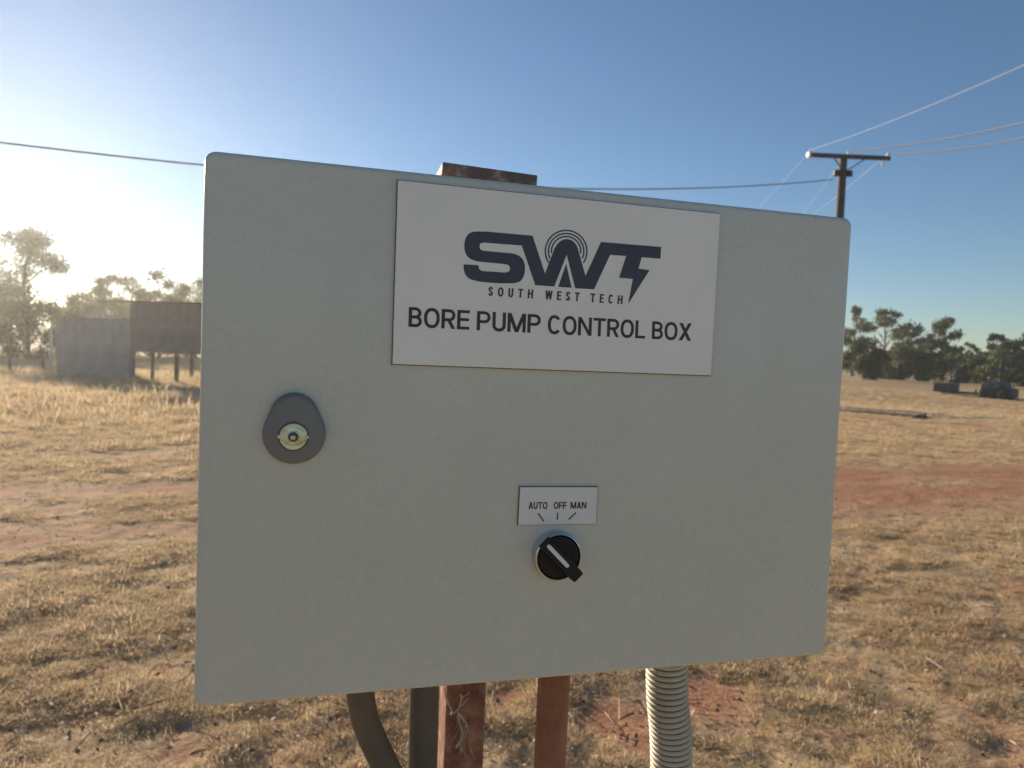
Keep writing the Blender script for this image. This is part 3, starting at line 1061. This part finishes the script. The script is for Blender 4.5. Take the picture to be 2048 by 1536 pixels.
def glyph(ch, w, t):
    """quads of one capital, height 1, width w; t = stem width"""
    h = t / 2; hb = t * 0.44; tb = t * 0.88
    q = []
    line = lambda *p, tt=t: q.extend(ribbon(p, tt))
    diag = lambda x0, y0, x1, y1, k=1.12: q.append((Vector((x0 - h * k, y0)), Vector((x0 + h * k, y0)), Vector((x1 + h * k, y1)), Vector((x1 - h * k, y1))))
    if ch in 'BPRELHFNMU' and ch != 'U':
        line((h, 0), (h, 1))
    if ch in 'BPR':
        r = .25 if ch != 'B' else .24
        mid_ = .46 if ch != 'B' else .51
        ww = w if ch != 'B' else w * .96
        q.extend(ribbon([(t * .9, 1 - hb)] + arc(ww - h - .22, (1 - hb + mid_) / 2, .22, (1 - hb - mid_) / 2, 90, -90) + [(t * .9, mid_)], tb * 1.05))
    if ch == 'B':
        q.extend(ribbon([(t * .9, mid_)] + arc(w - h - .23, (hb + mid_) / 2, .23, (mid_ - hb) / 2, 90, -90) + [(t * .9, hb)], tb * 1.05))
    if ch == 'R':
        diag(w * .52, .46, w - h * 1.1, 0)
    if ch in 'EF':
        for y in ((1 - hb, .515, hb) if ch == 'E' else (1 - hb, .48)):
            line((t * .9, y), (w - (0 if y != .515 else w * .05), y), tt=tb)
    if ch == 'L':
        line((t * .9, hb), (w, hb), tt=tb)
    if ch == 'T':
        line((0, 1 - hb), (w, 1 - hb), tt=tb); line((w / 2, 0), (w / 2, 1 - tb * .9))
    if ch == 'H':
        line((w - h, 0), (w - h, 1)); line((t * .9, .52), (w - t * .9, .52), tt=tb)
    if ch == 'O':
        q.extend(ribbon(arc(w / 2, .5, w / 2 - h, .5 - hb + .01, 0, 360, 36, 2.3)[:-1], t * .97, True))
    if ch == 'C':
        q.extend(ribbon(arc(w / 2, .5, w / 2 - h, .5 - hb + .01, 38, 322, 30, 2.3), t * .97))
    if ch == 'U':
        q.extend(ribbon([(h, 1)] + arc(w / 2, .33, w / 2 - h, .33 - hb + .01, 180, 360, 18, 2.2) + [(w - h, 1)], t * .98))
    if ch == 'N':
        line((w - h, 0), (w - h, 1)); diag(h * 1.05, 1, w - h * 1.05, 0, 1.1)
    if ch == 'M':
        line((w - h, 0), (w - h, 1)); diag(h * 1.15, 1, w / 2, 0); diag(w - h * 1.15, 1, w / 2, 0)
    if ch == 'X':
        diag(h * 1.25, 0, w - h * 1.25, 1, 1.25); diag(w - h * 1.25, 0, h * 1.25, 1, 1.25)
    if ch == 'A':
        diag(h * 1.1, 0, w / 2, 1); diag(w - h * 1.1, 0, w / 2, 1); line((w * .24, .27), (w * .76, .27), tt=tb)
    if ch == 'W':
        diag(h, 1, w * .27, 0, 1.0); diag(w / 2, 1, w * .27, 0, 1.0); diag(w / 2, 1, w * .73, 0, 1.0); diag(w - h, 1, w * .73, 0, 1.0)
    if ch == 'S':
        c = smooth_arc([(w - h, .72), (w - h * 1.5, .87), (w / 2, 1 - hb), (h * 1.5, .87), (h, .735), (h * 1.7, .60), (w / 2, .50), (w - h * 1.7, .40), (w - h, .265), (w - h * 1.5, .13), (w / 2, hb), (h * 1.5, .13), (h, .28)], 5)
        q.extend(ribbon(c, t * .95))
    return q


WIDTHS = dict(B=.67, O=.80, R=.71, E=.64, P=.71, U=.70, M=.96, C=.75, N=.79, T=.73, L=.60, X=.77, A=.78, F=.62, S=.66, H=.76, W=1.06)


def text_on(name, txt, quad, off, mat, parent, t=.17, gap=.09, space=.36, squeeze=1.0):
    """quad: face uv of top-left, bottom-left, top-right, bottom-right of the ink"""
    x = 0.0; qs = []
    for i, ch in enumerate(txt):
        if ch == ' ':
            x += space - gap; continue
        w = WIDTHS[ch] * squeeze
        qs += [[(p.x + x, p.y) for p in f] for f in glyph(ch, w, t)]
        x += w + gap
    W_ = x - gap
    tl, bl, tr, br = [Vector(q) for q in quad]
    mb = MB()
    for i, f in enumerate(qs):
        pts = []
        for a, b in f:
            p = bl.lerp(br, a / W_).lerp(tl.lerp(tr, a / W_), b)
            pts.append(loc(p.x, p.y, off + (i % 9) * 4e-6))
        mb.add(pts, [(0, 1, 2, 3)])
    me = bpy.data.meshes.new(name); me.from_pydata(mb.v, [], mb.f)
    return link(name, me, parent, mat)


# --- name sign
SO = 0.0026                                                # sign thickness
sc_ = [face(*p, SO) for p in ((796, 360), (1441, 427.5), (1422, 751), (785, 728))]
tl, tr, br, bl = sc_
sign = MB().rings([[loc(*p, o) for p in (bl, br, tr, tl)] for o in (0.0003, SO)]).build('sign', M['sign'], ROOT, bevel=.0003, seg=1)
g_ = .0005
MB().rings([[loc(bl[0] - g_, bl[1] - g_, o), loc(br[0] + g_, br[1] - g_, o), loc(tr[0] + g_, tr[1] + g_, o), loc(tl[0] - g_, tl[1] + g_, o)] for o in (0.0001, SO - .0012)]).build('backing', M['edge'], sign)
TO = SO + 0.00012


def c1(x, y): return face(900 + x / 8.532, 440 + y / 8.532, TO)
def c2(x, y): return face(1110 + x / 8.535, 440 + y / 8.535, TO)


def smooth_arc(pts, k=5):
    """Catmull-Rom through pts"""
    out = []
    for i in range(len(pts) - 1):
        p0 = pts[max(i - 1, 0)]; p1 = pts[i]; p2 = pts[i + 1]; p3 = pts[min(i + 2, len(pts) - 1)]
        for j in range(k):
            t = j / k
            out.append(tuple(0.5 * (2 * b + (c - a) * t + (2 * a - 5 * b + 4 * c - d) * t * t + (3 * b - a - 3 * c + d) * t ** 3) for a, b, c, d in zip(p0, p1, p2, p3)))
    out.append(pts[-1])
    return out


poly = []
poly += [c1(1410, 268), c1(1622, 915)]
poly += [c1(1790, 465)] + smooth_arc([c2(0, 480), c2(32, 420), c2(100, 355), c2(190, 325), c2(275, 343), c2(340, 395), c2(385, 470), c2(405, 535)])
poly += [c2(520, 955), c2(785, 375), c2(1812, 460), c2(1800, 660), c2(1480, 635), c2(1425, 830), c2(1615, 855), c2(1250, 1430), c2(1330, 1005), c2(1095, 985), c2(1215, 615), c2(940, 595), c2(668, 1183), c2(345, 1165), c2(200, 590)]
poly += [c1(1780, 1135), c1(1455, 1110), c1(1225, 435)]
poly += smooth_arc([c1(580, 385), c1(520, 402), c1(505, 448), c1(520, 500), c1(572, 525)])
poly += smooth_arc([c1(1060, 570), c1(1150, 595), c1(1230, 655), c1(1270, 740), c1(1280, 830), c1(1270, 920), c1(1230, 1010), c1(1170, 1060), c1(1080, 1080)])
poly += smooth_arc([c1(860, 1080), c1(640, 1065), c1(480, 1045), c1(340, 1005), c1(262, 930), c1(232, 830)])
poly += [c1(234, 755)]
poly += smooth_arc([c1(488, 772), c1(500, 835), c1(550, 870)])
poly += smooth_arc([c1(930, 897), c1(1000, 882), c1(1025, 828), c1(1000, 775), c1(930, 752)])
poly += smooth_arc([c1(480, 708), c1(350, 665), c1(272, 580), c1(246, 470), c1(258, 340), c1(305, 250), c1(385, 205), c1(480, 195)])
poly += [c1(640, 200)]
vs, fs = flat_poly(poly, TO)
lg = MB().add(vs, fs)
vs, fs = flat_poly([c2(190, 745), c2(285, 1158), c2(55, 1140)], TO)
lg.add(vs, fs)
for r, a1 in ((355, 34), (302, 24), (250, 8)):
    for dr, k0 in ((12.5, 0),):
        ring = [(c2(190 + (r + dr) * math.cos(R(t)), 532 + (r + dr) * math.sin(R(t))), c2(190 + (r - dr) * math.cos(R(t)), 532 + (r - dr) * math.sin(R(t)))) for t in np.linspace(-180 - a1, a1, 49)]
        b = len(lg.v)
        for o_, i_ in ring:
            lg.v += [tuple(loc(*o_, TO)), tuple(loc(*i_, TO))]
        lg.f += [(b + 2 * k, b + 2 * k + 1, b + 2 * k + 3, b + 2 * k + 2) for k in range(48)]
me = bpy.data.meshes.new('logo'); me.from_pydata(lg.v, [], lg.f)
link('logo', me, sign, M['logo'])


def line_quad(x0, x1, top, bot):
    """word box on the sign between two columns; top and bot are (x, y, slope) of the cap line and base line"""
    ty = lambda x: top[1] + (x - top[0]) * top[2]
    by = lambda x: bot[1] + (x - bot[0]) * bot[2]
    return [face(x0 + 1, ty(x0), TO), face(x0, by(x0), TO), face(x1 + .8, ty(x1), TO), face(x1 - .8, by(x1), TO)]


for w_, x0, x1 in (('SOUTH', 976.2, 1066.2), ('WEST', 1090.1, 1159.2), ('TECH', 1180.3, 1245.4)):
    text_on('lettering', w_, line_quad(x0, x1, (976.2, 573.4, .0650), (976, 591.4, .0628)), TO, M['ink'], sign, .19, .52, 1.3, .76)
for w_, x0, x1 in (('BORE', 816.8, 939.2), ('PUMP', 953.2, 1081.6), ('CONTROL', 1095.3, 1290.6), ('BOX', 1303.6, 1382.8)):
    text_on('lettering', w_, line_quad(x0, x1, (817.9, 614.0, .0586), (816.3, 653.4, .0502)), TO, M['ink'], sign)

# --- position label and selector switch
LO = 0.0016
tl, tr, br, bl = [face(*p, LO) for p in ((1040.5, 974.5), (1195.5, 974.5), (1191.5, 1047.5), (1036.5, 1050))]
plate = MB().rings([[loc(*p, o) for p in (bl, br, tr, tl)] for o in (LO - .0004, LO)]).build('position_label', M['white'], ROOT)
MB().rings([[loc(bl[0] - .0004, bl[1] - .0003, o), loc(br[0] + .0003, br[1] - .0003, o), loc(tr[0] + .0003, tr[1] + .0004, o), loc(tl[0] - .0004, tl[1] + .0004, o)] for o in (0.0001, LO - .0003)]).build('backing', M['edge'], plate)
LT = LO + .0001


def c6(x, y): return face(1000 + x / 6.4, 950 + y / 6.4, LT)


for w_, x0, x1, y0, y1 in (('AUTO', 364, 608, 346, 434), ('OFF', 686, 853, 345, 432), ('MAN', 902, 1106, 344, 430)):
    text_on('lettering', w_, [c6(x0 + 3, y0), c6(x0, y1), c6(x1 + 2, y0), c6(x1 - 2, y1)], LT, M['ink'], plate, .20, .07)
mb = MB()
for a, b in (((487, 487), (560, 592)), ((738, 483), (733, 573)), ((975, 480), (880, 570))):
    stroke(c6(*a), c6(*b), .00085, LT, mb)
me = bpy.data.meshes.new('marks'); me.from_pydata(mb.v, [], mb.f)
link('position_marks', me, plate, M['ink'])

sw_top = .0075
swc = face(1118, 1115, sw_top)
sw = MB().rings([[loc(*p, o) for p in disc(swc, r, 64)] for r, o in ((.0150, .0002), (.0152, .002), (.0149, sw_top - .0012), (.0145, sw_top - .0002), (.0139, sw_top), (.0133, sw_top - .0006), (.0131, sw_top - .003))], cap1=False).build('selector_switch', M['chrome'], ROOT, True, angle=50)
rotor = MB().rings([[loc(*p, o) for p in disc(swc, r, 48)] for r, o in ((.0131, .001), (.0131, sw_top - .0008), (.0126, sw_top))]).build('rotor', M['black'], sw, True, angle=40)
hd = Vector((-0.707, 0.707)); hs = Vector((hd.y, -hd.x))   # pointing up and left, to AUTO
HT = sw_top + .0085


def bar(l0, l1, w, b0, b1, name, mat, parent, taper=.85, rnd=.25):
    def outline(f):
        pts = []
        for l, sgn in ((l0, -1), (l1, 1)):
            for s_ in (-1, 1):
                s2 = s_ * sgn
                pts.append((l, s2 * w / 2 * f))
        res = []
        c = w * rnd
        for (l, s_), q in zip(pts, range(4)):
            res.append((l, s_))
        return res
    ring = lambda f, o, dl: [loc(swc[0] + hd.x * (l - dl * (1 if l > 0 else -1)) + hs.x * s_, swc[1] + hd.y * (l - dl * (1 if l > 0 else -1)) + hs.y * s_, o) for l, s_ in outline(f)]
    return MB().rings([ring(1, b0, 0), ring(taper, b1, 0)]).build(name, mat, parent, bevel=.0009 if b1 - b0 > .002 else 0, seg=3, smooth=True)


lever = bar(-.0150, .0146, .0088, sw_top - .001, HT, 'lever', M['black'], sw)
mk = MB()
mid = Vector(swc)
p_, q_ = mid + hd * .0134, mid - hd * .0034
w_ = .0024
pts = []
for c, a0 in ((p_, math.atan2(hd.y, hd.x) - math.pi / 2), (q_, math.atan2(hd.y, hd.x) + math.pi / 2)):
    for k in range(9):
        a = a0 + math.pi * k / 8
        pts.append((c.x + w_ / 2 * math.cos(a), c.y + w_ / 2 * math.sin(a)))
MB().rings([[loc(*p, o) for p in pts] for o in (HT - .0005, HT + .0003)]).build('pointer_mark', M['white'], sw)

# --- quarter-turn lock with teardrop escutcheon
LK = .0055
c_low = Vector(face(588, 869, LK)); c_top = Vector(face(587.5, 833, LK))
r_low = (Vector(face(652, 869, LK)) - Vector(face(524, 869, LK))).length / 2
r_top = r_low * 0.77
dd = (c_top - c_low).length
ph = math.asin((r_low - r_top) / dd)
up = (c_top - c_low).normalized(); sd = Vector((up.y, -up.x))
pts = []
for k in range(13):
    a = ph + (math.pi - 2 * ph) * k / 12
    pts.append(c_top + sd * r_top * math.cos(a) + up * r_top * math.sin(a))
for k in range(29):
    a = math.pi - ph + (math.pi + 2 * ph) * k / 28
    pts.append(c_low + sd * r_low * math.cos(a) + up * r_low * math.sin(a))
lock = slab('lock', M['lockgrey'], ROOT, [(p.x, p.y) for p in pts], .0002, LK, .003, 5)
zc = Vector(face(587, 873, LK))
zr = (Vector(face(616.5, 873, LK)) - Vector(face(557.5, 873, LK))).length / 2
MB().rings([[loc(*p, o) for p in disc(zc, r, 40)] for r, o in ((zr * 1.06, LK + .0001), (zr * 1.04, LK + .00035), (zr * .98, LK + .0004), (zr * .96, LK + .00015))], cap0=False, cap1=False).build('recess_rim', M['edge'], lock, True)
barrel = MB().rings([[loc(*p, o) for p in disc(zc, r, 40)] for r, o in ((zr * .96, LK + .0001), (zr * .95, LK + .0007), (zr * .9, LK + .0009))]).build('barrel', M['zinc'], lock, True)
# raised outer segments above and below the eye-shaped socket
for sg in (1, -1):
    seg_ = []
    for k in range(17):
        a = R(12 + 156 * k / 16) * sg
        seg_.append((zc.x + zr * .93 * math.cos(a), zc.y + zr * .93 * math.sin(a)))
    for k in range(17):
        t = 1 - 2 * k / 16
        seg_.append((zc.x - zr * .86 * t, zc.y + sg * zr * (.20 + .42 * (1 - t * t))))
    if sg < 0: seg_ = seg_[::-1]
    MB().rings([[loc(*p, o) for p in seg_] for o in (LK + .0005, LK + .0014)]).build('cam_segment', M['zinc'], barrel, bevel=.0002)
MB().rings([[loc(*p, o) for p in disc(zc, r, 28)] for r, o in ((zr * .44, LK + .0009), (zr * .42, LK + .0016), (zr * .36, LK + .0017), (zr * .35, LK + .0010))], cap0=False, cap1=False).build('socket_ring', M['zinc'], barrel, True)
MB().rings([[loc(*p, o) for p in disc(zc, zr * .36, 24)] for o in (LK + .0009, LK + .00102)]).build('socket', M['edge'], barrel)
pc = (zc.x - zr * .02, zc.y - zr * .03)
MB().rings([[loc(*p, o) for p in disc(pc, r, 20)] for r, o in ((zr * .2, LK + .001), (zr * .19, LK + .0022), (zr * .12, LK + .0026))]).build('pin', M['zinc'], barrel, True)
for s_ in (-1, 1):
    MB().box(loc(zc.x + s_ * zr * .98, zc.y, LK + .001), (zr * .18, .0016, zr * .22)).build('stop_lug', M['zinc'], barrel, bevel=.0002)
tag(ROOT, 'light grey powder-coated control box with white sign, knob and lock', 'control box')


# ------------------------------------------------------------------ post, pipes and conduits under the box
def behind(px, py, off):                                   # sight line meets the plane `off` m behind the door face
    u, v = face(px, py, -off)
    return BC + EX * u + EZ * v - EN * off


def local_xyz(o):
    return o


def upright():
    off = BD + .012
    l = behind(891, 1460, off); r = behind(970, 1460, off)
    w = (r - l).length
    c = (l + r) / 2
    tl_ = behind(885, 325, off - .004); tr_ = behind(1075, 352, off - .004)
    zt = max(tl_.z, tr_.z)
    dp = .042
    cx = c - EN * dp / 2
    g = tz(cx.x, cx.y)
    e = empty('mounting_post', (cx.x, cx.y, g), YAW)
    H = (tl_.z + tr_.z) / 2 - .009 - g
    mb = MB()
    mb.rings([[Vector((a * 1, b, z)) for a, b in rounded(-w / 2, w / 2, -dp / 2, dp / 2, .004, 4)] for z in (-.4, H * .3, H * .7, H)])
    mb.build('post_tube', M['rust'], e, True, angle=50)
    pw = (tr_ - tl_).dot(EX)
    pc_ = (tl_ + tr_) / 2
    rel = pc_ - Vector((cx.x, cx.y, g))
    ox = rel.dot(EX)
    pd = .085
    oy = rel.dot(-EN) + pd / 2
    tilt = math.asin(max(-1, min(1, (tr_.z - tl_.z) / pw)))
    rot = Matrix.Rotation(-tilt, 3, 'Y')
    MB().box((ox, oy, H + .0045), (pw, pd, .0105), rot).build('cap_plate', M['rustcap'], e, bevel=.0008)
    tag(e, 'rusty square steel post carrying the box with a flat cap plate on top', 'post')
    # strap fixing the box
    return e, c, w, off


POST, PC, PWID, POFF = upright()


def up_pipe(name, pxs, off, wpx, mat, label, cat, bottom=None):
    """pxs = sight-line points down the visible length"""
    pts = [behind(x, y, off) for x, y in pxs]
    s = wpx / FPX * (pts[0] - CAM).dot(FW) / 2
    top = pts[0] + (pts[0] - pts[1]).normalized() * .001
    entry = Vector((pts[0].x, pts[0].y, BC.z - BH / 2 - .001 + .004))
    d = (pts[-1] - pts[-2])
    last = pts[-1]
    gz = tz(last.x, last.y)
    ext = []
    if bottom is None:
        n = 12
        kx, ky = d.x / max(1e-6, -d.z), d.y / max(1e-6, -d.z)
        for k in range(1, n + 1):
            dz = (last.z - gz + .08) * k / n
            q = .22 * (1 - math.exp(-dz / .22))
            ext.append(Vector((last.x + kx * q, last.y + ky * q, last.z - dz)))
    else:
        ext = bottom(last, gz)
    path = [entry] + pts[1:] + ext
    return path, s


p, s = up_pipe('rusty_pipe', [(1108, 1352), (1104, 1440), (1099, 1536)], .10, 64, None, None, None)
o = MB().tube(p, s, 24).build('rusty_pipe', M['rustpipe'], None, True)
tag(o, 'smooth rust-red steel pipe between the square post and the corrugated conduit', 'pipe')
p, s = up_pipe('grey_conduit', [(848, 1375), (847, 1440), (845, 1536)], .11, 59, None, None, None)
o = MB().tube(p, s, 24).build('grey_conduit', M['conduit'], None, True)
tag(o, 'straight dark grey conduit entering the box just left of the square post', 'conduit')


def sweep(pts, k=8):
    return [Vector(q) for q in smooth_arc([tuple(v) for v in pts], k)]


p, s = up_pipe('brown_hose', [(702, 1300), (724, 1412), (744, 1474), (773, 1536)], .09, 55, None, None, None,
               lambda l, gz: [l + EX * .020 - EZ * .042, l + EX * .055 - EZ * .14, l + EX * .075 - EZ * .38, Vector(((l + EX * .07).x, (l + EX * .07).y, gz - .08))])
o = MB().tube(sweep(p), s, 20).build('bent_hose', M['hose'], None, True)
tag(o, 'brown hose bending to the right, leftmost under the box', 'hose')


def flex():
    path, s = up_pipe('flex', [(1325.5, 1342), (1334.5, 1388), (1340, 1456), (1342.5, 1536)], .085, 84, None, None, None)
    path = sweep(path, 12)
    L_ = [0]
    for a, b in zip(path[:-1], path[1:]):
        L_.append(L_[-1] + (b - a).length)
    L_ = np.array(L_)
    P = np.array([tuple(v) for v in path])
    pitch = .0046
    n = int(L_[-1] / pitch)
    e = empty('corrugated_conduit', tuple(path[-1]))
    rings, rad = [], []
    prof = [(0.0, .885), (.10, .90), (.2, .985), (.36, 1.0), (.62, 1.0), (.8, .985), (.9, .90)]
    for k in range(n):
        for t, r in prof:
            q = (k + t) * pitch
            rings.append(Vector([np.interp(q, L_, P[:, c]) for c in range(3)]) - path[-1]); rad.append(s * r)
    MB().tube(rings, rad, 24).build('ribbed_tube', M['flex'], e, True, angle=70)
    # inner tube coloured dark to put shade between the ribs
    MB().tube([v - path[-1] for v in path], s * .93, 20).build('shade_core', M['groove_shade'], e, True)
    tag(e, 'cream corrugated flexible conduit under the right side of the box', 'conduit')


flex()


def cobweb():
    rg = random.Random(4)
    mb = MB()

    def P(x, y, o=.006):
        return behind(640 + x / 2.56, 1300 + y / 2.56, POFF - o)
    for line, r in (([(640, 190), (645, 240), (660, 275), (672, 310), (668, 330)], .0009), ([(672, 325), (700, 315), (718, 290), (722, 250), (720, 225)], .0010),
                    ([(718, 290), (738, 270), (760, 245)], .0007), ([(722, 250), (745, 235), (770, 215)], .0005), ([(705, 320), (730, 350), (742, 380), (735, 420), (720, 470), (700, 495)], .0016),
                    ([(742, 380), (752, 410), (738, 450), (724, 520)], .0010), ([(700, 330), (715, 380), (725, 430), (700, 490)], .0008), ([(735, 350), (758, 390), (765, 425)], .0006)):
        pts = sweep([P(x + rg.uniform(-4, 4), y, .004 + .004 * rg.random()) for x, y in line], 4)
        mb.tube(pts, [r * rg.uniform(.6, 1.2) for _ in pts], 5, False)
    for _ in range(46):                                    # fine matted threads
        x, y = rg.gauss(728, 16), rg.uniform(300, 500)
        a = rg.uniform(-.6, .6)
        ln = rg.uniform(25, 70)
        mb.tube([P(x, y, .003), P(x + ln * math.sin(a) * .5, y + ln * .5, .006), P(x + ln * math.sin(a), y + ln, .003)], .00022, 4, False)
    o = mb.build('cobweb', M['web'], None, True)
    tag(o, 'tangled cobweb and dry rootlets clinging to the rusty square post', 'cobweb')


cobweb()

# ------------------------------------------------------------------ air volume added to stand in for lens glare
hz = bpy.data.materials.new('glare_haze_air')
hz.use_nodes = True
hz.node_tree.nodes.clear()
ho = hz.node_tree.nodes.new('ShaderNodeOutputMaterial')
hv = hz.node_tree.nodes.new('ShaderNodeVolumePrincipled')
hv.inputs['Color'].default_value = (0.95, 0.94, 0.90, 1)
hv.inputs['Density'].default_value = 0.00095
hv.inputs['Anisotropy'].default_value = 0.68
hz.node_tree.links.new(hv.outputs[0], ho.inputs['Volume'])
hb = MB().box((0, 0, 5.0), (3100, 3100, 14.0)).build('glare_haze', hz)
tag(hb, 'added thin air volume standing in for lens glare towards the low sun', 'glare_haze', kind='stuff')
